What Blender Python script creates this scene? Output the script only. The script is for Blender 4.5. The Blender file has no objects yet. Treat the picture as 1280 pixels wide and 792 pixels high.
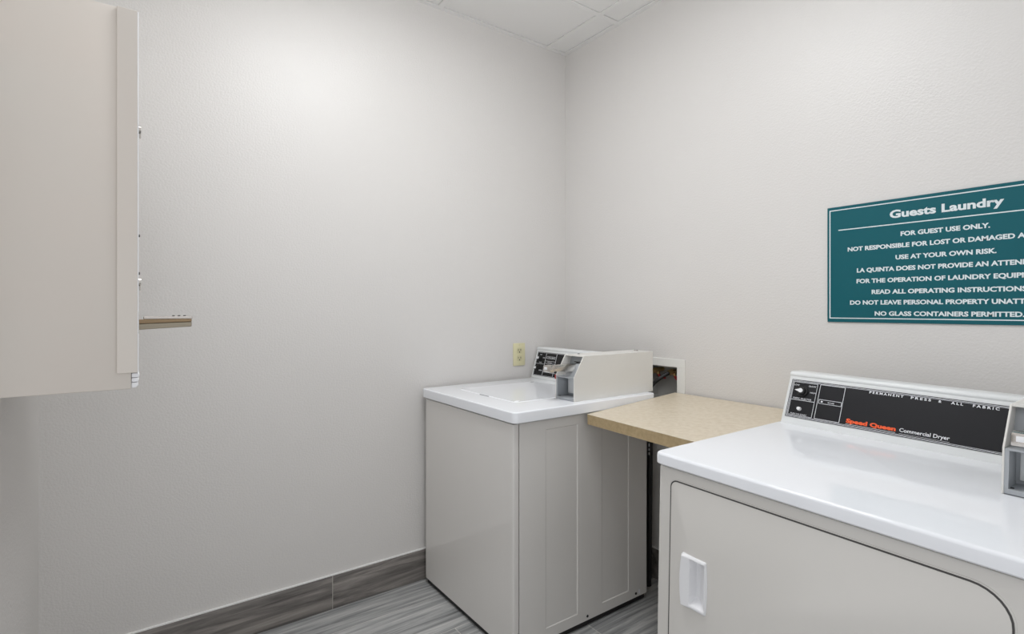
import bpy, bmesh, math, random
from mathutils import Vector, Matrix

# ------------------------------------------------------------------ camera, world, light, exposure
SC = bpy.context.scene
COL = SC.collection
SC.view_settings.view_transform = 'Standard'
SC.view_settings.look = 'None'
SC.view_settings.gamma = 1.0
SC.view_settings.use_curve_mapping = False
SC.view_settings.exposure = 0.40

cam_data = bpy.data.cameras.new('camera')
cam = bpy.data.objects.new('camera', cam_data)
COL.objects.link(cam)
cam.location = (2.1475, -1.9097, 1.2)
cam.rotation_euler = (math.radians(90), 0, math.radians(54.1))
cam_data.sensor_width = 36.0
cam_data.lens = 663.0 / 1280.0 * 36.0
cam_data.shift_y = -10.0 / 1280.0
cam_data.clip_start = 0.01
SC.camera = cam

world = bpy.data.worlds.new('world')
SC.world = world
world.use_nodes = True
world.node_tree.nodes['Background'].inputs[0].default_value = (0.97, 0.98, 1.0, 1)
world.node_tree.nodes['Background'].inputs[1].default_value = 0.62

CEIL_Z = 2.563
# surface-mounted ceiling lights: centre x, centre y, emission of the lens
FIXTURES = [(1.04, -1.18, 10.0)]
LIGHT_COLOR = (0.965, 0.985, 1.0)

# ------------------------------------------------------------------ helpers
def lin(c):
    c = c / 255.0
    return c / 12.92 if c <= 0.04045 else ((c + 0.055) / 1.055) ** 2.4

def rgb(r, g, b):
    return (lin(r), lin(g), lin(b), 1.0)

def mat(name, color, rough=0.5, metal=0.0, spec=0.5, bump=None, vary=None, emit=None):
    m = bpy.data.materials.new(name)
    m.use_nodes = True
    nt = m.node_tree
    b = nt.nodes['Principled BSDF']
    b.inputs['Base Color'].default_value = color
    b.inputs['Roughness'].default_value = rough
    b.inputs['Metallic'].default_value = metal
    b.inputs['Specular IOR Level'].default_value = spec
    tc = nt.nodes.new('ShaderNodeTexCoord')
    if bump:
        scale, strength, dist = bump
        n = nt.nodes.new('ShaderNodeTexNoise')
        n.inputs['Scale'].default_value = scale
        n.inputs['Detail'].default_value = 2.0
        nt.links.new(tc.outputs['Object'], n.inputs['Vector'])
        bp = nt.nodes.new('ShaderNodeBump')
        bp.inputs['Strength'].default_value = strength
        bp.inputs['Distance'].default_value = dist
        nt.links.new(n.outputs['Fac'], bp.inputs['Height'])
        nt.links.new(bp.outputs['Normal'], b.inputs['Normal'])
    if vary:
        scale, col2, lo, hi = vary
        n2 = nt.nodes.new('ShaderNodeTexNoise')
        n2.inputs['Scale'].default_value = scale
        n2.inputs['Detail'].default_value = 4.0
        nt.links.new(tc.outputs['Object'], n2.inputs['Vector'])
        mr = nt.nodes.new('ShaderNodeMapRange')
        mr.inputs['From Min'].default_value = lo
        mr.inputs['From Max'].default_value = hi
        nt.links.new(n2.outputs['Fac'], mr.inputs['Value'])
        mx = nt.nodes.new('ShaderNodeMix')
        mx.data_type = 'RGBA'
        mx.inputs['A'].default_value = color
        mx.inputs['B'].default_value = col2
        nt.links.new(mr.outputs['Result'], mx.inputs['Factor'])
        nt.links.new(mx.outputs['Result'], b.inputs['Base Color'])
    if emit:
        b.inputs['Emission Color'].default_value = color
        b.inputs['Emission Strength'].default_value = emit
    return m

M = {}
M['wall'] = mat('wall_paint', rgb(219, 216, 213), 0.38, spec=0.45, bump=(150, 0.32, 0.003))
M['ceiling'] = mat('ceiling_tile', rgb(243, 242, 240), 0.9, spec=0.1, bump=(260, 0.15, 0.002))
M['grid'] = mat('ceiling_grid', rgb(243, 242, 240), 0.6, spec=0.2)
M['caulk'] = mat('caulk_white', rgb(235, 234, 232), 0.5)
M['enamel'] = mat('white_enamel', rgb(228, 225, 221), 0.10, spec=0.5)
M['enamel_dryer'] = mat('dimmed_white_enamel', rgb(219, 216, 211), 0.16, spec=0.4)  # washer white darkened: dimmer light on the dryer put into its colour
M['enamel_top'] = mat('white_porcelain', rgb(241, 243, 247), 0.05, spec=0.35)
M['console_white'] = mat('console_white', rgb(232, 234, 234), 0.3)
M['housing'] = mat('coin_housing_paint', rgb(226, 224, 219), 0.38)
M['brown_chrome'] = mat('chrome_brown_reflection', rgb(150, 128, 100), 0.35, metal=0.7)  # chrome with its brown reflection put into the base colour
M['steel'] = mat('brushed_steel', rgb(158, 149, 132), 0.38, metal=0.8)
M['notch'] = mat('grey_notch', rgb(150, 152, 155), 0.6)
M['grey_metal'] = mat('cast_grey_metal', rgb(176, 180, 184), 0.4, metal=0.35)
M['chrome'] = mat('chrome', rgb(205, 200, 194), 0.2, metal=1.0)
M['black_panel'] = mat('black_panel', rgb(25, 25, 29), 0.4, spec=0.3)
M['black'] = mat('black_rubber', rgb(22, 21, 22), 0.5)
M['dark_grey'] = mat('dark_gap', rgb(78, 76, 75), 0.8)  # dark grey for painted seam and groove shade, also screws and marks
M['white_ink'] = mat('white_ink', rgb(235, 236, 240), 0.5)
M['orange_ink'] = mat('orange_ink', rgb(245, 92, 38), 0.5)
M['sign_green'] = mat('sign_green', rgb(6, 90, 100), 0.45, spec=0.3)
M['sign_white'] = mat('sign_white', rgb(225, 232, 234), 0.5)
M['laminate'] = mat('tan_laminate', rgb(222, 210, 190), 0.35, vary=(60, rgb(208, 194, 170), 0.35, 0.75))
M['laminate_edge'] = mat('tan_laminate_edge', rgb(190, 168, 130), 0.45, vary=(80, rgb(172, 150, 113), 0.35, 0.75))
M['ivory'] = mat('ivory_plastic', rgb(222, 216, 178), 0.4)
M['ivory_light'] = mat('ivory_receptacle', rgb(212, 206, 168), 0.4)
M['beige'] = mat('beige_enamel', rgb(217, 208, 199), 0.4, vary=(2.5, rgb(215, 210, 202), 0.35, 0.65))
M['white_plastic'] = mat('white_plastic', rgb(236, 236, 238), 0.4)
M['pvc'] = mat('white_pvc', rgb(232, 231, 227), 0.45)
M['box_inside'] = mat('grey_plastic_recess', rgb(168, 166, 162), 0.5)
M['brass'] = mat('brass', rgb(186, 160, 110), 0.35, metal=0.9)
M['red'] = mat('red_plastic', rgb(176, 28, 32), 0.4)
M['wood_raw'] = mat('cleat_wood', rgb(120, 96, 70), 0.7)


def plank_material(name, width, length, x0, along, cols, grout, joints, grain):
    """wood-look tiles: strips of `width` starting at x0, running along an axis."""
    m = bpy.data.materials.new(name)
    m.use_nodes = True
    nt = m.node_tree
    N, L = nt.nodes, nt.links
    b = N['Principled BSDF']
    b.inputs['Roughness'].default_value = 0.38
    tc = N.new('ShaderNodeTexCoord')
    sp = N.new('ShaderNodeSeparateXYZ')
    L.new(tc.outputs['Object'], sp.inputs[0])
    across, run = (('X', 'Y') if along == 'Y' else ('Z', 'Y'))

    def math_(op, a, bb=None, c=None):
        n = N.new('ShaderNodeMath')
        n.operation = op
        for i, v in enumerate((a, bb, c)):
            if v is None:
                continue
            if isinstance(v, (int, float)):
                n.inputs[i].default_value = v
            else:
                L.new(v, n.inputs[i])
        return n.outputs[0]
    u = math_('DIVIDE', math_('SUBTRACT', sp.outputs[across], x0), width)
    row = math_('FLOOR', u)
    fu = math_('SUBTRACT', u, row)
    shift = math_('MULTIPLY', row, joints[1])
    v = math_('DIVIDE', math_('SUBTRACT', math_('SUBTRACT', sp.outputs[run], joints[0]), shift), length)
    colr = math_('FLOOR', v)
    fv = math_('SUBTRACT', v, colr)
    # grout mask
    gu = math_('LESS_THAN', math_('MULTIPLY', math_('MINIMUM', fu, math_('SUBTRACT', 1.0, fu)), width), grout)
    gv = math_('LESS_THAN', math_('MULTIPLY', math_('MINIMUM', fv, math_('SUBTRACT', 1.0, fv)), length), grout)
    g = math_('MAXIMUM', gu, gv)
    cmb = N.new('ShaderNodeCombineXYZ')
    L.new(row, cmb.inputs[0]); L.new(colr, cmb.inputs[1])
    wn = N.new('ShaderNodeTexWhiteNoise')
    wn.noise_dimensions = '3D'
    L.new(cmb.outputs[0], wn.inputs['Vector'])
    # grain: noise stretched along the run, displaced per plank
    off = N.new('ShaderNodeVectorMath'); off.operation = 'SCALE'
    L.new(wn.outputs['Color'], off.inputs[0]); off.inputs['Scale'].default_value = 13.0
    mp = N.new('ShaderNodeMapping')
    mp.inputs['Scale'].default_value = (grain, 2.2, grain)
    L.new(tc.outputs['Object'], mp.inputs['Vector'])
    add = N.new('ShaderNodeVectorMath'); add.operation = 'ADD'
    L.new(mp.outputs[0], add.inputs[0]); L.new(off.outputs[0], add.inputs[1])
    n1 = N.new('ShaderNodeTexNoise')
    n1.inputs['Scale'].default_value = 1.0; n1.inputs['Detail'].default_value = 8.0
    n1.inputs['Roughness'].default_value = 0.66; n1.inputs['Distortion'].default_value = 0.6
    L.new(add.outputs[0], n1.inputs['Vector'])
    cr = N.new('ShaderNodeValToRGB')
    cr.color_ramp.elements[0].position = 0.30; cr.color_ramp.elements[0].color = cols[0]
    cr.color_ramp.elements[1].position = 0.72; cr.color_ramp.elements[1].color = cols[2]
    e = cr.color_ramp.elements.new(0.5); e.color = cols[1]
    L.new(n1.outputs['Fac'], cr.inputs[0])
    hs = N.new('ShaderNodeHueSaturation')
    L.new(cr.outputs[0], hs.inputs['Color'])
    L.new(math_('MULTIPLY_ADD', wn.outputs['Value'], 0.3, 0.85), hs.inputs['Value'])
    mx = N.new('ShaderNodeMix'); mx.data_type = 'RGBA'
    L.new(g, mx.inputs['Factor'])
    L.new(hs.outputs[0], mx.inputs['A'])
    mx.inputs['B'].default_value = cols[3]
    L.new(mx.outputs['Result'], b.inputs['Base Color'])
    bp = N.new('ShaderNodeBump')
    bp.inputs['Strength'].default_value = 0.15; bp.inputs['Distance'].default_value = 0.002
    L.new(n1.outputs['Fac'], bp.inputs['Height'])
    L.new(bp.outputs[0], b.inputs['Normal'])
    return m

M['floor'] = plank_material('wood_look_floor_tile', 0.235, 1.2, 0.17, 'Y',
                            (rgb(100, 101, 101), rgb(167, 168, 168), rgb(214, 213, 210), rgb(214, 211, 205)),
                            0.0012, (-0.914 - 1 * 0.42, 0.42), 48.0)
M['base_tile'] = plank_material('wood_look_base_tile', 0.5, 0.9, -0.2, 'Z',
                                (rgb(72, 68, 66), rgb(126, 121, 117), rgb(176, 170, 163), rgb(180, 176, 168)),
                                0.0013, (-1.247, 0.0), 34.0)


class MB:
    """collects shapes in world coordinates and links them as ONE mesh object"""
    def __init__(self):
        self.bm = bmesh.new()

    def _merge(self, t):
        me = bpy.data.meshes.new('tmp')
        t.to_mesh(me); t.free()
        self.bm.from_mesh(me)
        bpy.data.meshes.remove(me)

    def box(self, x0, x1, y0, y1, z0, z1, bev=0.0, seg=2):
        t = bmesh.new()
        bmesh.ops.create_cube(t, size=1.0)
        for v in t.verts:
            v.co = Vector((x0 + (v.co.x + .5) * (x1 - x0), y0 + (v.co.y + .5) * (y1 - y0), z0 + (v.co.z + .5) * (z1 - z0)))
        if bev > 0:
            bmesh.ops.bevel(t, geom=list(t.edges), offset=bev, segments=seg, profile=0.5, affect='EDGES')
        self._merge(t)
        return self

    def prism(self, poly, axis, a0, a1, bev=0.0, seg=2):
        """extrude a 2D polygon; axis x: poly in (y,z); y: (x,z); z: (x,y)"""
        def pt(p, a):
            return {'x': (a, p[0], p[1]), 'y': (p[0], a, p[1]), 'z': (p[0], p[1], a)}[axis]
        t = bmesh.new()
        A = [t.verts.new(pt(p, a0)) for p in poly]
        Bv = [t.verts.new(pt(p, a1)) for p in poly]
        t.faces.new(A); t.faces.new(Bv[::-1])
        n = len(poly)
        for i in range(n):
            j = (i + 1) % n
            t.faces.new((A[i], Bv[i], Bv[j], A[j]))
        bmesh.ops.recalc_face_normals(t, faces=t.faces)
        if bev > 0:
            bmesh.ops.bevel(t, geom=list(t.edges), offset=bev, segments=seg, profile=0.5, affect='EDGES')
        self._merge(t)
        return self

    def cyl(self, p0, p1, r0, r1=None, seg=24):
        r1 = r0 if r1 is None else r1
        p0, p1 = Vector(p0), Vector(p1)
        d = p1 - p0
        t = bmesh.new()
        bmesh.ops.create_cone(t, cap_ends=True, cap_tris=False, segments=seg, radius1=r0, radius2=r1, depth=d.length)
        q = Vector((0, 0, 1)).rotation_difference(d.normalized()).to_matrix().to_4x4()
        bmesh.ops.transform(t, matrix=Matrix.Translation((p0 + p1) / 2) @ q, verts=t.verts)
        self._merge(t)
        return self

    def tube(self, pts, r, seg=12, sub=8):
        pts = [Vector(p) for p in pts]
        P = []
        n = len(pts)
        for i in range(n - 1):
            a, b, c, d = pts[max(i - 1, 0)], pts[i], pts[i + 1], pts[min(i + 2, n - 1)]
            for k in range(sub):
                s = k / sub
                P.append(0.5 * ((2 * b) + (c - a) * s + (2 * a - 5 * b + 4 * c - d) * s * s + (3 * b - a - 3 * c + d) * s ** 3))
        P.append(pts[-1])
        t = bmesh.new()
        rings = []
        up = Vector((0.3, 1, 0.2)).normalized()
        for i, p in enumerate(P):
            tan = (P[min(i + 1, len(P) - 1)] - P[max(i - 1, 0)]).normalized()
            u = (up - tan * up.dot(tan)).normalized()
            w = tan.cross(u)
            rings.append([t.verts.new(p + u * (r * math.cos(a)) + w * (r * math.sin(a))) for a in [2 * math.pi * k / seg for k in range(seg)]])
        for i in range(len(rings) - 1):
            for k in range(seg):
                l = (k + 1) % seg
                t.faces.new((rings[i][k], rings[i][l], rings[i + 1][l], rings[i + 1][k]))
        t.faces.new(rings[0][::-1]); t.faces.new(rings[-1])
        bmesh.ops.recalc_face_normals(t, faces=t.faces)
        self._merge(t)
        return self

    def raw(self, verts, faces):
        t = bmesh.new()
        V = [t.verts.new(v) for v in verts]
        for f in faces:
            t.faces.new([V[i] for i in f])
        bmesh.ops.recalc_face_normals(t, faces=t.faces)
        self._merge(t)
        return self

    def build(self, name, m, parent=None, label=None, smooth=35):
        me = bpy.data.meshes.new(name)
        self.bm.to_mesh(me); self.bm.free()
        return link(name, me, m, parent, label, smooth)


ORG = {}

def link(name, me, m, parent=None, label=None, smooth=35):
    if parent is not None:
        me.transform(Matrix.Translation(-ORG[parent.name]))
    me.materials.clear()
    me.materials.append(m)
    for p in me.polygons:
        p.use_smooth = True
    me.set_sharp_from_angle(angle=math.radians(smooth))
    o = bpy.data.objects.new(name, me)
    COL.objects.link(o)
    if parent is not None:
        o.parent = parent
        ORG[o.name] = ORG[parent.name]
    else:
        ORG[o.name] = Vector((0, 0, 0))
    if label:
        o['label'] = label
    return o


def thing(name, label, cat, loc, rot=(0, 0, 0), group=None):
    o = bpy.data.objects.new(name, None)
    COL.objects.link(o)
    o.empty_display_size = 0.05
    o.location = loc
    o.rotation_euler = rot
    o['label'] = label
    o['category'] = cat
    if group:
        o['group'] = group
    ORG[o.name] = Vector(loc)
    return o


def struct(o):
    o['kind'] = 'structure'
    return o


def text_mesh(body, width, cap, bold=0.0, spacing=1.0, extrude=0.0004, space_word=1.0):
    """default-font lettering as a mesh in local xy, cap height along y, anchored at left baseline"""
    cu = bpy.data.curves.new('t', 'FONT')
    cu.body = body
    cu.size = 1.0
    cu.offset = bold
    cu.space_character = spacing
    cu.space_word = space_word
    cu.resolution_u = 3
    ob = bpy.data.objects.new('t', cu)
    COL.objects.link(ob)
    bpy.context.view_layer.update()
    me = bpy.data.meshes.new_from_object(ob.evaluated_get(bpy.context.evaluated_depsgraph_get()))
    bpy.data.objects.remove(ob)
    bpy.data.curves.remove(cu)
    xs = [v.co.x for v in me.vertices]
    capu = 0.729 + 2 * bold            # cap height of the built-in font at size 1
    sx = width / (max(xs) - min(xs))
    sy = cap / capu
    x0 = min(xs)
    for v in me.vertices:
        v.co = Vector(((v.co.x - x0) * sx, (v.co.y + bold) * sy, 0))
    bm = bmesh.new(); bm.from_mesh(me)
    r = bmesh.ops.extrude_face_region(bm, geom=bm.faces[:])
    for g in r['geom']:
        if isinstance(g, bmesh.types.BMVert):
            g.co.z += extrude
    bmesh.ops.recalc_face_normals(bm, faces=bm.faces)
    bm.to_mesh(me); bm.free()
    return me


# ------------------------------------------------------------------ the room
RX, RY = 3.0, -2.13            # far end wall, near wall
T = 0.1
# right wall (with the laundry sign) has a hole for the washer outlet box
HX0, HX1, HZ0, HZ1 = 0.545, 0.722, 0.80, 0.950
b = MB()
b.box(-T, HX0, 0, T, 0, CEIL_Z + 0.05)
b.box(HX1, RX + T, 0, T, 0, CEIL_Z + 0.05)
b.box(HX0, HX1, 0, T, 0, HZ0)
b.box(HX0, HX1, 0, T, HZ1, CEIL_Z + 0.05)
struct(b.build('wall_right', M['wall']))
struct(MB().box(-T, 0, RY - T, 0, 0, CEIL_Z + 0.05).build('wall_left', M['wall']))
struct(MB().box(0, 1.06, RY - T, RY, 0, CEIL_Z + 0.05).build('wall_near', M['wall']))
struct(MB().box(-T, RX + T, RY - T, T, -0.08, 0).build('floor', M['floor']))

# suspended ceiling: lay-in tiles in a grid
gx = [0.0, 0.39, 1.01, 1.63, 2.25, 2.87, RX]
gy = [0.0, -0.134, -0.768, -1.384, -2.0, RY]
b = MB()
for i in range(len(gx) - 1):
    for j in range(len(gy) - 1):
        e = [.0245 if v in (0.0, RX, RY) else .0145 for v in (gx[i], gx[i + 1], gy[j + 1], gy[j])]
        b.box(gx[i] + e[0], gx[i + 1] - e[1], gy[j + 1] + e[2], gy[j] - e[3], CEIL_Z + .002, CEIL_Z + .018, .001, 1)
b.box(-T, RX + T, RY - T, T, CEIL_Z + .14, CEIL_Z + .16)
struct(b.build('ceiling', M['ceiling']))
b = MB()
for x in gx[1:-1]:
    b.box(x - .012, x + .012, RY + .001, -.001, CEIL_Z, CEIL_Z + .005)
for y in gy[1:-1]:
    b.box(.001, RX - .001, y - .012, y + .012, CEIL_Z - .0004, CEIL_Z + .0046)
struct(b.build('trim_1', M['grid']))
b = MB()      # wall angle around the room
b.box(0.0, .022, RY, 0, CEIL_Z - .001, CEIL_Z + .004)
b.box(0.0, RX, -.022, 0, CEIL_Z - .0015, CEIL_Z + .0035)
b.box(0.0, 1.06, RY, RY + .022, CEIL_Z - .0015, CEIL_Z + .0035)
struct(b.build('trim_2', M['grid']))

BH = 0.1335
struct(MB().box(0, .009, RY, 0, 0, BH, .0015).build('baseboard_left', M['base_tile']))
struct(MB().box(.009, RX, -.009, 0, 0, BH, .0015).build('baseboard_right', M['base_tile']))
struct(MB().box(.009, 1.06, RY, RY + .009, 0, BH, .0015).build('baseboard_near', M['base_tile']))
b = MB()
b.box(0, .0085, RY, 0, BH, BH + .004)
b.box(.0085, RX, -.0085, 0, BH, BH + .004)
b.box(.0085, 1.06, RY, RY + .0085, BH, BH + .004)
struct(b.build('trim_3', M['caulk']))

# ------------------------------------------------------------------ washer
ZL = 0.852


def rounded_rect(x0, x1, z0, z1, rs, n=8):
    """polygon with radii rs = (bl, br, tr, tl)"""
    pts = []
    for (cx, cz, a0, r) in ((x0 + rs[0], z0 + rs[0], 180, rs[0]), (x1 - rs[1], z0 + rs[1], 270, rs[1]),
                            (x1 - rs[2], z1 - rs[2], 0, rs[2]), (x0 + rs[3], z1 - rs[3], 90, rs[3])):
        for k in range(n + 1):
            a = math.radians(a0 + 90 * k / n)
            pts.append((cx + r * math.cos(a), cz + r * math.sin(a)))
    return pts


def top_slab(x0, x1, y0, y1, z0, z1, rim=.012, rc=.02):
    """porcelain top with rounded upper rim and rounded plan corners"""
    m = MB()
    rings = []
    prof = [(0.003, z0), (0, z0 + .003)]
    for k in range(7):
        a = math.radians(90 * k / 6)
        prof.append((rim * (1 - math.cos(a)), z1 - rim + rim * math.sin(a)))
    verts, faces = [], []
    n = None
    for ins, z in prof:
        pl = rounded_rect(x0 + ins, x1 - ins, y0 + ins, y1 - ins, [max(rc - ins * .5, .004)] * 4, 6)
        n = len(pl)
        verts += [(p[0], p[1], z) for p in pl]
    for i in range(len(prof) - 1):
        for k in range(n):
            l = (k + 1) % n
            faces.append((i * n + k, i * n + l, (i + 1) * n + l, (i + 1) * n + k))
    faces.append(tuple(range(n))[::-1])
    faces.append(tuple(range((len(prof) - 1) * n, len(prof) * n)))
    m.raw(verts, faces)
    return m


def console_profile(yf, z0, zt, k, back):
    """(y,z) outline of a backsplash console: toe, sloped face, rounded nose, back"""
    p = [(yf, z0)]
    zs = zt - .014
    ys = yf + (zs - z0) * k
    p.append((ys, zs))
    # rounded nose
    p += [(ys - .003, zs + .003), (ys - .002, zs + .009), (ys + .004, zt - .001), (ys + .012, zt)]
    p += [(back - .008, zt - .002), (back, zt - .012), (back, z0)]
    return p


class Slope:
    """a console's sloped face: x along it, z is height"""
    def __init__(self, yf, z0, k):
        self.yf, self.z0, self.k = yf, z0, k
        self.n = Vector((0, -1, k)).normalized()      # outward
        self.up = Vector((0, k, 1)).normalized()

    def at(self, x, z, h=0.0):
        return Vector((x, self.yf + (z - self.z0) * self.k, z)) + self.n * h

    def matrix(self, x, z, h=0.0):
        m = Matrix((Vector((1, 0, 0)), self.up, self.n)).transposed().to_4x4()
        return Matrix.Translation(self.at(x, z, h)) @ m

    def plate(self, mb, x0, x1, z0, z1, h0, h1):
        v = [self.at(x, z, h) for h in (h0, h1) for (x, z) in ((x0, z0), (x1, z0), (x1, z1), (x0, z1))]
        mb.raw(v, [(0, 1, 2, 3), (4, 5, 6, 7), (0, 1, 5, 4), (1, 2, 6, 5), (2, 3, 7, 6), (3, 0, 4, 7)])

    def line(self, mb, xa, za, xb, zb, w=.0012, h=.0022):
        """a printed stripe between two points of the face"""
        if abs(xa - xb) > abs(za - zb):
            self.plate(mb, min(xa, xb), max(xa, xb), za - w / 2, za + w / 2, .0012, h)
        else:
            self.plate(mb, xa - w / 2, xa + w / 2, min(za, zb), max(za, zb), .0012, h)

    def frame(self, mb, x0, x1, z0, z1, w=.0012):
        self.line(mb, x0, z0, x1, z0, w); self.line(mb, x0, z1, x1, z1, w)
        self.line(mb, x0, z0, x0, z1, w); self.line(mb, x1, z0, x1, z1, w)

    def text(self, body, x, z, width, cap, m, parent, bold=0.0, spacing=1.0, label=None, word=1.0):
        me = text_mesh(body, width, cap, bold, spacing, .0004, word)
        me.transform(self.matrix(x, z, .0013))
        return link('lettering', me, m, parent, label)


def knob(sl, x, z, parent):
    m = MB()
    m.cyl(sl.at(x, z, .001), sl.at(x, z, .006), .017, .016, 32)
    m.cyl(sl.at(x, z, .006), sl.at(x, z, .014), .0125, .0105, 32)
    k = m.build('knob', M['black'], parent)
    m = MB()
    c = sl.matrix(x, z, .014)
    pts = [(math.cos(math.radians(a)) * .0065, math.sin(math.radians(a)) * .0065) for a in range(-140, 141, 20)]
    pts = pts + [(-.017, 0.0)]
    top = [c @ Vector((p[0], p[1], .003)) for p in pts]
    bot = [c @ Vector((p[0], p[1], -.001)) for p in pts]
    n = len(pts)
    m.raw(top + bot, [tuple(range(n)), tuple(range(2 * n - 1, n - 1, -1))] + [(i, (i + 1) % n, n + (i + 1) % n, n + i) for i in range(n)])
    m.build('knob_pointer', M['white_plastic'], parent, 'white pointer cap on the black knob')
    return k


def coin_box(parent, x0, x1, yf, yb, dz=0.0):
    """white coin meter housing with grey open front and a chrome slide"""
    zb, zk, zt = ZL + dz, .942 + dz, 1.021 + dz
    ys = yf + .0495
    prof = [(yf, zb), (yf, zk), (ys, zt), (yb, zt), (yb, zb)]
    pt = .0035
    w = MB()
    w.prism(prof, 'x', x0, x0 + pt, .0006, 1)
    w.prism(prof, 'x', x1 - pt, x1, .0006, 1)
    w.box(x0 + pt, x1 - pt, ys, yb, zt - .004, zt)                       # lid
    w.prism([(yf + .062, zb), (yf + .062, zk), (ys + .035, zt - .004), (yb, zt - .004), (yb, zb)], 'x', x0 + pt, x1 - pt)
    house = w.build('coin_box', M['housing'], parent, 'white painted coin box with an open grey front')
    g = MB()                                                             # recessed grey meter face
    g.prism([(yf + .0605, zk), (yf + .0615, zk), (ys + .0345, zt - .0045), (ys + .0335, zt - .0045)], 'x', x0 + pt, x1 - pt)
    g.prism([(yf + .024, zk - .001), (yf + .0612, zk - .001), (yf + .0625, zk + .046), (yf + .053, zk + .046)], 'x', x0 + .028, x1 - pt, .0008, 1)
    g.box(x0 + pt, x1 - pt, yf + .001, yf + .061, zk - .005, zk - .0005, .001)
    g.build('meter_face', M['grey_metal'], house)
    g = MB()                                                             # lower pocket with vault door
    g.box(x0 + pt, x1 - pt, yf + .058, yf + .0618, zb + .001, zk - .005)
    g.box(x0 + pt, x1 - pt, yf + .001, yf + .058, zb + .001, zb + .011, .001)
    g.box(x0 + pt, x0 + .010, yf + .0015, yf + .058, zb + .011, zk - .005)
    g.box(x1 - .007, x1 - pt, yf + .02, yf + .058, zb + .011, zk - .005)
    g.build('vault_pocket', M['grey_metal'], house)
    MB().box(x0 + .017, x1 - .012, yf + .050, yf + .058, zb + .020, zk - .013, .002).build('vault_door', M['console_white'], house)
    MB().cyl((x0 + .014, yf + .012, zb + .0108), (x0 + .014, yf + .012, zb + .0125), .003, None, 16).build('screw', M['black'], house)
    # chrome coin slide
    xc = x0 + .045
    s = MB()
    s.prism([(yf - .075, zk + .026), (yf - .075, zk + .044), (yf + .01, zk + .046), (yf + .07, zk + .046), (yf + .07, zk + .014), (yf - .01, zk + .020)], 'x', xc - .012, xc + .016, .0015)
    s.prism([(yf - .084, zk + .022), (yf - .084, zk + .046), (yf - .060, zk + .048), (yf - .060, zk + .020)], 'x', xc - .018, xc + .022, .003)
    sl = s.build('coin_slide', M['chrome'], house)
    MB().box(xc - .010, xc + .006, yf - .0855, yf - .0835, zk + .031, zk + .041, .0005).build('coin_plate', M['white_plastic'], house, 'pale plate on the end of the chrome slide')
    t = MB()
    for i, xx in enumerate((.3, .42, .5, .62, .72, .8)):
        xa = x0 + (x1 - x0) * xx
        t.box(xa, xa + .006, ys + .0195, ys + .0335, zt - .029 - .003 * (i % 2), zt - .0265)
    t.build('meter_marking', M['dark_grey'], house)
    return house


W = thing('washing_machine', 'white top-loading coin washer standing in the room corner beneath the outlet', 'washing machine', (0.36, -0.5, 0))
# cabinet with shallow pressed panels on its right side
X0, X1, YF, YB, Z0, Z1 = .035, .69, -.8235, -.165, .024, .806
c = MB()
ysp = [YF, -.707, -.704, -.5546, -.5516, -.4255, -.4225, -.276, -.273, YB]
zsp = [Z0, .062, .065, .769, .772, Z1]
def dep(yi, zi):
    ins_z = 2 <= zi <= 3
    ins_y = yi in (2, 3, 6, 7)
    return .0026 if (ins_y and ins_z) else 0.0
V, Fc = [], []
for zi, z in enumerate(zsp):
    for yi, y in enumerate(ysp):
        V.append((X1 - dep(yi, zi), y, z))
ny = len(ysp)
for zi in range(len(zsp) - 1):
    for yi in range(ny - 1):
        a = zi * ny + yi
        Fc.append((a, a + 1, a + 1 + ny, a + ny))
k = len(V)
V += [(X0, YF, Z0), (X0, YB, Z0), (X0, YF, Z1), (X0, YB, Z1)]
bot = [0 * ny + i for i in range(ny)]
topi = [(len(zsp) - 1) * ny + i for i in range(ny)]
Fc.append(tuple(bot + [k + 1, k]))
Fc.append(tuple(topi + [k + 3, k + 2]))
Fc.append((k, k + 1, k + 3, k + 2))
Fc.append(tuple([z * ny for z in range(len(zsp))] + [k + 2, k]))
Fc.append(tuple([z * ny + ny - 1 for z in range(len(zsp))] + [k + 3, k + 1]))
c.raw(V, Fc)
c.build('cabinet', M['enamel'], W, smooth=20)
fp = MB()
fp.prism(rounded_rect(.033, .6905, -.850, -.8268, (.007, .007, .001, .001), 6), 'z', Z0 - .002, .8065, .0012, 1)
fp.build('front_panel', M['enamel'], W)
MB().box(.04, .685, -.83, -.17, .8055, .813).build('seam_shade', M['dark_grey'], W)  # dark strip painting the shade in the seam under the top
MB().box(.045, .683, -.843, -.172, .003, .024).build('base_shade', M['black'], W)  # black block standing in for the shadow strip under the washer
for x in (.09, .64):
    for y in (-.78, -.22):
        MB().cyl((x, y, 0), (x, y, .012), .024, .02).build('foot', M['black'], W)
for y in (-.5024, -.2305):
    MB().cyl((.689, y, .0395), (.692, y, .0395), .0055, .0045, 16).build('screw', M['black'], W, 'small dark screw low on the side')
MB().box(.6895, .6915, -.215, -.205, .033, .052, .001, 1).build('corner_clip', M['white_plastic'], W)
top_slab(.022, .714, -.862, -.134, .8125, ZL, .005).build('top_panel', M['enamel_top'], W)
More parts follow.
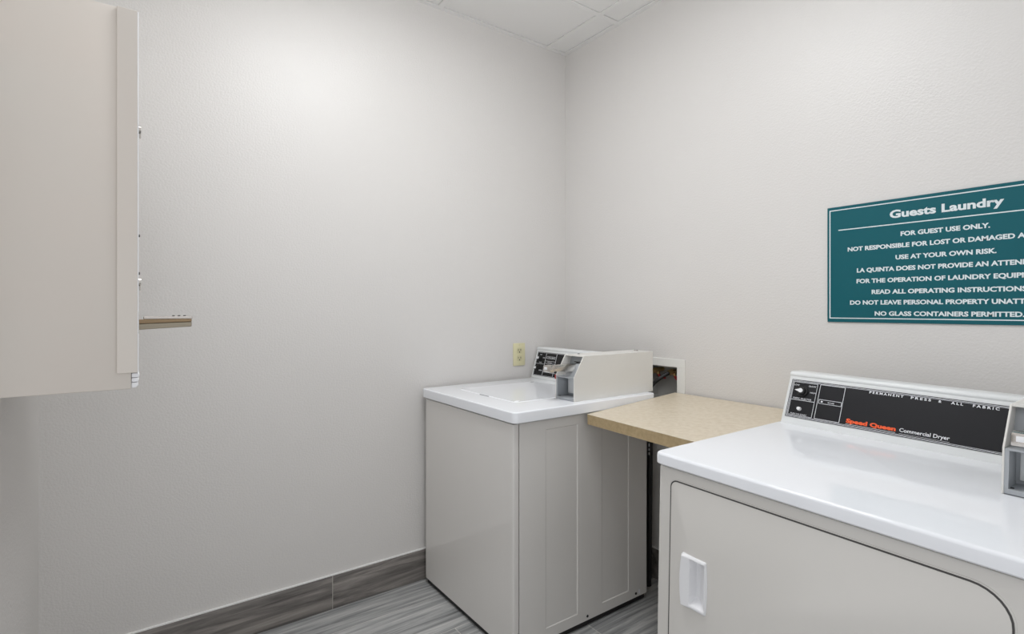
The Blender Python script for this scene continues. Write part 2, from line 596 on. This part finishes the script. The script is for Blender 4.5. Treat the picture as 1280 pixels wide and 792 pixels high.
# loading lid
lid = MB()
pl0 = rounded_rect(.145, .563, -.748, -.335, (.02,) * 4, 6)
pl1 = rounded_rect(.149, .559, -.744, -.339, (.018,) * 4, 6)
pl2 = rounded_rect(.175, .533, -.715, -.365, (.02,) * 4, 6)
n = len(pl0)
V = [(p[0], p[1], ZL - .001) for p in pl0] + [(p[0], p[1], ZL + .0022) for p in pl1] + [(p[0], p[1], ZL + .0014) for p in pl2]
Fc = [(k * 1, (k + 1) % n, n + (k + 1) % n, n + k) for k in range(n)] + [(n + k, n + (k + 1) % n, 2 * n + (k + 1) % n, 2 * n + k) for k in range(n)]
Fc += [tuple(range(2 * n, 3 * n)), tuple(range(n))[::-1]]
lid.raw(V, Fc)
lido = lid.build('lid', M['enamel_top'], W)
MB().prism(rounded_rect(.320, .385, -.7505, -.7455, (.002,) * 4, 3), 'z', ZL - .0005, ZL + .0018).build('notch_shade', M['notch'], lido)  # raised grey bar, its colour standing in for the shaded finger recess

# console
ws = Slope(-.243, ZL, .30)
con = MB().prism(console_profile(-.243, ZL, 1.006, .30, -.14), 'x', .010, .5705, .002, 2).build('console', M['console_white'], W)
pm = MB(); ws.plate(pm, .022, .5695, .8655, .9815, .0004, .0012)
pan = pm.build('control_panel', M['black_panel'], W, 'black control panel with two knobs')
g = MB()
ws.frame(g, .0245, .567, .868, .979, .0011)
for x in (.0935, .173):
    ws.line(g, x, .870, x, .977)
ws.line(g, .0245, .924, .0935, .924)
ws.line(g, .0935, .940, .173, .940)
ws.line(g, .0935, .929, .173, .929)
ws.frame(g, .103, .164, .953, .962)
ws.line(g, .0935, .886, .567, .886)
g.build('panel_stripes', M['white_ink'], pan)
for (t, x, z, wd, cp) in (('HOT', .045, .966, .016, .006), ('WARM', .070, .952, .018, .005), ('COLD', .050, .928, .020, .005),
                          ('NORMAL', .060, .890, .026, .005), ('WASH', .112, .9555, .02, .004), ('RINSE', .138, .9555, .02, .004),
                          ('SPIN', .115, .9325, .03, .004)):
    ws.text(t, x, z, wd, cp, M['white_ink'], pan)
knob(ws, .0485, .9500, pan)
knob(ws, .0425, .9010, pan)
cb = coin_box(W, .571, .678, -.5597, -.11)
MB().cyl((.612, -.14, 1.0205), (.612, -.14, 1.0245), .010, .009, 24).build('cylinder_lock', M['chrome'], cb, 'small chrome lock on top of the coin box')
MB().cyl((.5905, -.455, 1.0208), (.5905, -.455, 1.0225), .005, .0045, 16).build('screw', M['black'], cb)
MB().box(.5715, .5755, -.5635, -.5598, .928, .945, .001, 1).build('red_tag', M['red'], cb, 'tiny red tag on the coin box edge')

# ------------------------------------------------------------------ dryer (leans very slightly to the right)
RHO = .021
D = thing('clothes_dryer', 'white front-loading coin dryer with a black control panel, nearest the camera', 'clothes dryer', (1.281, -.45, 0), (0, RHO, 0))
dx0, dx1 = 1.284, 1.968
MB().box(dx0, dx1, -.836, -.13, .032, .818, .001, 1).build('cabinet', M['enamel_dryer'], D)
MB().box(dx0 + .006, dx1 - .006, -.840, -.14, .8165, .825).build('seam_shade', M['dark_grey'], D)  # dark strip for the shade between cabinet and top
for x, zz in ((dx0 + .06, .002), (dx1 - .06, .0145)):
    for y in (-.79, -.19):
        MB().cyl((x, y, zz), (x, y, .034), .022, .018).build('foot', M['black'], D)
top_slab(1.279, 1.974, -.864, -.10, .8235, .8525, .007).build('top_panel', M['enamel_top'], D)
# door
hx0, hx1, hz0, hz1 = 1.3565, 1.4265, .508, .632
px0, px1, pz0, pz1 = 1.383, 1.4225, .519, .624

def holed_plate(outer, y0, y1, bev):
    """rounded plate facing -y with a rectangular hole for the pull's pocket"""
    x0, x1, z0, z1, rs = outer
    loops = [[(p[0], y1, p[1]) for p in rounded_rect(x0, x1, z0, z1, rs, 8)],
             [(p[0], y0 + bev, p[1]) for p in rounded_rect(x0, x1, z0, z1, rs, 8)],
             [(p[0], y0 + bev * .3, p[1]) for p in rounded_rect(x0 + bev * .3, x1 - bev * .3, z0 + bev * .3, z1 - bev * .3, rs, 8)],
             [(p[0], y0, p[1]) for p in rounded_rect(x0 + bev, x1 - bev, z0 + bev, z1 - bev, rs, 8)]]
    t = bmesh.new()
    L = [[t.verts.new(v) for v in l] for l in loops]
    n = len(L[0])
    for i in range(len(L) - 1):
        for k in range(n):
            l = (k + 1) % n
            t.faces.new((L[i][k], L[i][l], L[i + 1][l], L[i + 1][k]))
    m = .0015
    rect = [(px0 - m, pz0 - m), (px1 + m, pz0 - m), (px1 + m, pz1 + m), (px0 - m, pz1 + m)]
    H = [[t.verts.new((x, y, z)) for x, z in rect] for y in (y0, y1)]
    for k in range(4):
        l = (k + 1) % 4
        t.faces.new((H[0][k], H[0][l], H[1][l], H[1][k]))
    for loop, hole in ((L[-1], H[0]), (L[0], H[1])):
        ed = [t.edges.get((loop[k], loop[(k + 1) % n])) for k in range(n)] + [t.edges.get((hole[k], hole[(k + 1) % 4])) for k in range(4)]
        bmesh.ops.triangle_fill(t, edges=ed, use_beauty=True)
    bmesh.ops.recalc_face_normals(t, faces=t.faces)
    mb = MB(); mb._merge(t)
    return mb

holed_plate((dx0, dx1, .032, .818, (.004,) * 4), -.8484, -.8362, .006).build('front_panel', M['enamel_dryer'], D)
holed_plate((1.3180, 1.9360, .1945, .7950, (.052, .052, .054, .020)), -.8505, -.8482, .0012).build('door_surround', M['enamel_dryer'], D, smooth=25)
holed_plate((1.3206, 1.9335, .197, .7925, (.05, .05, .052, .018)), -.8522, -.8484, .0003).build('door_groove_shade', M['dark_grey'], D, smooth=25)  # dark plate whose rim paints the shaded groove round the door
door = holed_plate((1.3236, 1.931, .200, .790, (.048, .048, .05, .016)), -.8535, -.8486, .0016).build('door', M['enamel_dryer'], D, smooth=25)
# recessed pull
nx, nz = 44, 52
V, Fc = [], []
for j in range(nz + 1):
    for i in range(nx + 1):
        u, v = i / nx, j / nz
        z = hz0 + (hz1 - hz0) * v
        bulge = .005 * (1 - (2 * v - 1) ** 2)
        xl, xr = hx0 - bulge + .003, hx1 + bulge * .7 - .003
        x = xl + (xr - xl) * u
        edge = min(u * (xr - xl), (1 - u) * (xr - xl), v * (hz1 - hz0), (1 - v) * (hz1 - hz0))
        h = .0105 * min(1.0, edge / .0045) ** .5
        if u * (xr - xl) > .004:
            h -= .004 * min(1.0, (u * (xr - xl) - .004) / .024)
        if px0 < x < px1 and pz0 < z < pz1:
            e2 = min((x - px0) / .002, (px1 - x) / .026, (z - pz0) / .010, (pz1 - z) / .004)
            h -= .0235 * min(1.0, max(e2, 0.0))
        V.append((x, -.8535 - h, z))
for j in range(nz):
    for i in range(nx):
        a = j * (nx + 1) + i
        Fc.append((a, a + 1, a + nx + 2, a + nx + 1))
hm = MB(); hm.raw(V, Fc)
hm.build('handle', M['white_plastic'], door, 'white recessed pull on the door', 60)

ds = Slope(-.28, .853, .40)
con = MB().prism(console_profile(-.28, .852, 1.006, .40, -.15), 'x', 1.290, 1.966, .002, 2).build('console', M['console_white'], D)
pm = MB(); ds.plate(pm, 1.2995, 1.955, .8725, .982, .0004, .0012)
pan = pm.build('control_panel', M['black_panel'], D, 'black control panel with white and orange lettering')
g = MB()
ds.frame(g, 1.3022, 1.954, .8745, .9795, .0009)
ds.frame(g, 1.3048, 1.954, .8770, .9770, .0007)
ds.frame(g, 1.3070, 1.3762, .8795, .9750, .0009)
ds.line(g, 1.3070, .9235, 1.3762, .9215)
ds.frame(g, 1.3842, 1.4515, .8795, .9755, .0011)
ds.frame(g, 1.3880, 1.4490, .9230, .9340, .0010)
ds.plate(g, 1.3935, 1.3985, .9265, .9305, .0012, .0022)
g.build('panel_stripes', M['white_ink'], pan)
for (t, x, z, wd, cp) in (('LOW', 1.3090, .9645, .015, .0050), ('DELICATE', 1.3518, .9650, .0205, .0045), ('HIGH', 1.3590, .9470, .0160, .0045),
                          ('FABRIC SELECTOR', 1.3125, .9262, .054, .0050), ('PUSH TO START', 1.3143, .8812, .047, .0045), ('IN USE', 1.4130, .9262, .017, .0042)):
    ds.text(t, x, z, wd, cp, M['white_ink'], pan)
for (t, xa, xb, sp) in (('PERMANENT', 1.5131, 1.5933, 1.5), ('PRESS', 1.6097, 1.6532, 1.5), ('&', 1.6686, 1.6749, 1.0),
                        ('ALL', 1.6943, 1.7182, 1.5), ('FABRIC', 1.7368, 1.7862, 1.5)):
    ds.text(t, xa, .9695, xb - xa, .0070, M['white_ink'], pan, 0.03, sp)
ds.text('Speed Queen', 1.4685, .8835, .1200, .0128, M['orange_ink'], pan, 0.050, 1.0, 'orange bold lettering')
ds.text('Commercial Dryer', 1.5965, .8845, .1055, .0104, M['white_ink'], pan, 0.014)
g = MB(); ds.line(g, 1.4685, .8800, 1.5883, .8800, .0008)
ds.line(g, 1.5965, .8800, 1.7022, .8800, .0004)
g.build('lettering_underline', M['white_ink'], pan)
knob(ds, 1.3365, .9490, pan)
MB().cyl(ds.at(1.3376, .8986, .001), ds.at(1.3376, .8986, .009), .0062, .0050, 20).build('start_button', M['white_plastic'], pan, 'small white push button')
cb = coin_box(D, 1.8510, 1.955, -.531, -.11, .0015)
MB().cyl((1.905, -.14, 1.0220), (1.905, -.14, 1.0260), .010, .009, 24).build('cylinder_lock', M['chrome'], cb)

# ------------------------------------------------------------------ counter slab between the two machines
K = thing('countertop', 'tan laminate counter slab bridging the washer and the dryer', 'countertop', (.98, -.25, .80))
TP = [(.7165, -.529, .810), (1.270, -.566, .810), (1.270, -.012, .8425), (.7165, -.012, .8425)]
th = .038
nrm = Vector((0, -.060, 1)).normalized()
V = [Vector(p) for p in TP] + [Vector(p) - nrm * th for p in TP]
t = MB(); 
lam = .0012
V2 = [Vector(p) for p in TP] + [Vector(p) - nrm * lam for p in TP]
CUBE = [(0, 1, 2, 3), (4, 5, 6, 7), (0, 1, 5, 4), (1, 2, 6, 5), (2, 3, 7, 6), (3, 0, 4, 7)]
t.raw(V2, CUBE)
t.build('laminate_top', M['laminate'], K)
t = MB()
V3 = [Vector(p) - nrm * lam for p in TP] + [Vector(p) - nrm * th for p in TP]
t.raw(V3, CUBE)
t.build('slab', M['laminate_edge'], K, 'darker tan edge band')
MB().box(.80, 1.26, -.030, -.0005, .755, .8018, .002).build('cleat', M['wood_raw'], K)

# ------------------------------------------------------------------ hoses and the recessed outlet box
B = thing('washer_outlet_box', 'white plastic recessed water box in the wall behind the washer', 'outlet box', (.63, 0, .9))
f = MB()
fx0, fx1, fz0, fz1 = .508, .7613, .765, .9845
f.box(fx0, fx1, -.006, -.0002, HZ1, fz1, .001, 1)
f.box(fx0, fx1, -.006, -.0002, fz0, HZ0, .001, 1)
f.box(fx0, HX0, -.0058, -.0002, HZ0, HZ1)
f.box(HX1, fx1, -.0058, -.0002, HZ0, HZ1)
f.build('frame', M['pvc'], B)
f = MB()
f.box(HX0 + .0005, HX1 - .0005, .084, .088, HZ0 + .0005, HZ1 - .0005)
f.box(HX0 + .0005, HX0 + .004, -.0003, .084, HZ0 + .0005, HZ1 - .0005)
f.box(HX1 - .004, HX1 - .0005, -.0003, .084, HZ0 + .0005, HZ1 - .0005)
f.box(HX0 + .004, HX1 - .004, -.0003, .084, HZ0 + .0005, HZ0 + .004)
f.box(HX0 + .004, HX1 - .004, -.0003, .084, HZ1 - .004, HZ1 - .0005)
f.build('recess_liner', M['box_inside'], B)
for vx in (.578, .668):
    v = MB()
    v.cyl((vx, .083, .925), (vx, .030, .925), .010, .010, 20)
    v.cyl((vx, .050, .925), (vx, .050, .905), .008, .008, 16)
    v.cyl((vx, .036, .925), (vx - .008, .018, .918), .0125, .0125, 8)
    vo = v.build('valve', M['brass'], B)
    h = MB()
    h.box(vx + .008, vx + .040, .046, .054, .886, .899, .002)
    h.cyl((vx, .050, .906), (vx + .01, .050, .893), .006, .006, 12)
    h.build('valve_handle', M['red'], vo, 'red valve lever')

MB().tube([(.660, .018, .918), (.645, -.005, .903), (.615, -.035, .866), (.585, -.052, .800), (.560, -.056, .68), (.55, -.058, .50), (.548, -.058, .30), (.546, -.058, .14), (.545, -.058, .004)], .0085).build('supply_hose', M['black'], B, 'black rubber water hose running down from the valve')
dh = thing('drain_hose', 'black drain hose with white print hanging behind the washer', 'hose', (.645, -.10, .0))
MB().tube([(.636, -.080, .80), (.637, -.080, .70), (.638, -.080, .55), (.636, -.080, .38), (.634, -.080, .22), (.632, -.080, .10), (.630, -.080, .002)], .0122, 14).build('tube', M['black'], dh)
for i, (zz, hh) in enumerate(((.632, .008), (.608, .014), (.590, .010), (.572, .012))):
    MB().box(.6410, .6465, -.0928, -.0910, zz, zz + hh).build('printed_mark', M['white_ink'], dh)

# ------------------------------------------------------------------ wall sign
SG = thing('wall_sign', 'teal laundry rules sign with white lettering on the right wall', 'sign', (1.637, 0, 1.35))
sx0, sx1, sz0, sz1 = 1.3245, 1.9495, 1.1568, 1.5380
MB().box(sx0, sx1, -.005, -.0003, sz0, sz1, .0008, 1).build('panel', M['sign_green'], SG)
g = MB()
ix0, ix1, iz0, iz1, lw = 1.3315, 1.9425, 1.1685, 1.5283, .0030
g.box(ix0, ix1, -.0058, -.0049, iz0, iz0 + lw); g.box(ix0, ix1, -.0058, -.0049, iz1 - lw, iz1)
g.box(ix0, ix0 + lw, -.0058, -.0049, iz0 + lw, iz1 - lw); g.box(ix1 - lw, ix1, -.0058, -.0049, iz0 + lw, iz1 - lw)
g.build('border', M['sign_white'], SG)
MB().box(1.3590, 1.9150, -.0058, -.0049, 1.4585, 1.4615).build('rule', M['sign_white'], SG)
SM = Matrix(((1, 0, 0, 0), (0, 0, -1, 0), (0, 1, 0, 0), (0, 0, 0, 1)))
for (body, left, z, cap, bold) in (
        ('Guests Laundry', 1.5050, 1.4790, .0258, .036),
        ('FOR GUEST USE ONLY.', 1.5335, 1.4218, .0146, .036),
        ('NOT RESPONSIBLE FOR LOST OR DAMAGED ARTICLES.', 1.3871, 1.3872, .0146, .036),
        ('USE AT YOUR OWN RISK.', 1.5202, 1.3514, .0146, .036),
        ('LA QUINTA DOES NOT PROVIDE AN ATTENDANT', 1.4140, 1.3172, .0146, .036),
        ('FOR THE OPERATION OF LAUNDRY EQUIPMENT.', 1.4130, 1.2826, .0146, .036),
        ('READ ALL OPERATING INSTRUCTIONS.', 1.4560, 1.2470, .0146, .036),
        ('DO NOT LEAVE PERSONAL PROPERTY UNATTENDED.', 1.3940, 1.2138, .0146, .036),
        ('NO GLASS CONTAINERS PERMITTED.', 1.4643, 1.1790, .0146, .036)):
    me = text_mesh(body, 2 * (1.637 - left), cap, bold, 1.0, .0008)
    me.transform(Matrix.Translation((left, -.0049, z)) @ SM)
    link('lettering', me, M['sign_white'], SG)

# ------------------------------------------------------------------ electrical outlet on the left wall
O = thing('electrical_outlet', 'ivory duplex electrical outlet on the left wall above the washer', 'outlet', (0, -.3135, .9715))
oy0, oy1, oz0, oz1 = -.3500, -.2770, .9150, 1.0280
MB().box(.0002, .006, oy0, oy1, oz0, oz1, .0025, 2).build('cover_plate', M['ivory'], O)
oc = (oy0 + oy1) / 2
for zc in (.9520, .9910):
    r = MB()
    r.prism(rounded_rect(oc - .0165, oc + .0165, zc - .0140, zc + .0140, (.009,) * 4, 6), 'x', .0055, .0075, .0005, 1)
    ro = r.build('receptacle', M['ivory_light'], O)
    s = MB()
    s.box(.0072, .0079, oc - .0085, oc - .0062, zc - .001, zc + .0075)
    s.box(.0072, .0079, oc + .0055, oc + .0085, zc - .001, zc + .0075)
    s.cyl((.0072, oc, zc - .0075), (.0079, oc, zc - .0075), .0032, None, 14)
    s.build('slots', M['black'], ro)
for zc in (oz0 + .009, oz1 - .009):
    MB().cyl((.0055, oc, zc), (.0068, oc, zc), .003, .0025, 14).build('screw', M['ivory_light'], O)

# ------------------------------------------------------------------ wall-mounted soap vending cabinet
VX1, VX0 = 1.0, .36
VZ0, VZ1 = 1.0595, 1.7245
Vn = thing('vending_cabinet', 'beige metal vending cabinet hung on the near wall at the left edge', 'vending machine', (.68, -2.13, 1.06))
MB().box(VX0, VX1, -2.1298, -1.9050, VZ0, VZ1, .002, 2).build('cabinet', M['beige'], Vn)
d = MB()
d.prism([(VX0 - .004, -1.9255), (VX0 - .004, -1.8965), (VX1 + .004, -1.8965), (VX1 + .004, -1.9255), (VX1 + .0006, -1.9255),
         (VX1 + .0006, -1.9042), (VX0 - .0006, -1.9042), (VX0 - .0006, -1.9255)], 'z', 1.088, VZ1, .0006, 1)
dr = d.build('door', M['beige'], Vn)
bz = MB()
bz.box(VX0 - .003, VX1 + .0032, -1.8966, -1.8945, 1.0885, VZ1 - .0005, .0008, 1)
bzo = bz.build('display_frame', M['white_plastic'], dr)
for z in (1.527, 1.2495):
    k = MB()
    k.cyl((.965, -1.8945, z), (.965, -1.8905, z), .0075, .0065, 20)
    k.box(.962, .968, -1.8935, -1.8905, z - .016, z - .007, .0008, 1)
    k.build('latch', M['chrome'], dr, 'small bright latch on the cabinet front')
for z in (1.334, 1.265):
    MB().cyl((.96, -1.8945, z), (.96, -1.8920, z), .0025, None, 12).build('screw', M['dark_grey'], dr)
sxc = .82
ybk, ytp = -1.8945, -1.8005
cs = MB()
cs.prism([(ybk, 1.158), (ytp, 1.1630), (ytp, 1.1735), (ybk, 1.1700)], 'x', sxc - .020, sxc + .020, .0010, 1)
cso = cs.build('coin_slide', M['steel'], Vn, 'steel coin slide sticking out of the cabinet front')
MB().prism([(ybk, 1.1702), (ytp, 1.1737), (ytp, 1.1785), (ybk, 1.1785)], 'x', sxc - .0205, sxc + .0205, .0006, 1).build('slide_rail', M['brown_chrome'], cso, 'upper rail of the coin slide, its brown reflection painted in')
MB().box(sxc - .014, sxc + .012, ybk + .010, ytp + .002, 1.1787, 1.1850, .0012, 1).build('coin_tray', M['chrome'], cso)
MB().box(sxc - .026, sxc + .024, ybk - .001, ybk + .003, 1.150, 1.194, .001, 1).build('slide_plate', M['chrome'], cso)
for yy in (-1.832, -1.822, -1.812):
    MB().cyl((sxc, yy, 1.1845), (sxc, yy, 1.1870), .0028, .002, 10).build('coin_stop', M['dark_grey'], cso)
ch = MB()
for i, (za, zb_) in enumerate(((1.0615, 1.0705), (1.0715, 1.0785), (1.0795, 1.0870))):
    pr = [(-1.9045, za), (-1.8985 + .002 * i, za), (-1.8945 + .0008 * i, (za + zb_) / 2), (-1.8960 + .0006 * i, zb_), (-1.9045, zb_)]
    ch.prism(pr, 'x', .40, 1.0, .0007, 1)
ch.build('delivery_tray', M['white_plastic'], Vn, 'white ribbed tray lip under the cabinet door')

# ------------------------------------------------------------------ ceiling lights (above the frame)
for i, (cx, cy, power) in enumerate(FIXTURES):
    L = thing('ceiling_light', 'square white surface-mounted ceiling light in front of the washer', 'ceiling light', (cx, cy, CEIL_Z))
    MB().box(cx - .31, cx + .31, cy - .31, cy + .31, CEIL_Z - .022, CEIL_Z - .0006, .004).build('frame', M['grid'], L)
    lm = mat('lamp_lens', (1, 1, 1, 1), 0.6)
    pb = lm.node_tree.nodes['Principled BSDF']
    pb.inputs['Emission Color'].default_value = (*LIGHT_COLOR, 1)
    pb.inputs['Emission Strength'].default_value = power
    MB().box(cx - .30, cx + .30, cy - .30, cy + .30, CEIL_Z - .075, CEIL_Z - .0225, .02, 3).build('lens', lm, L)
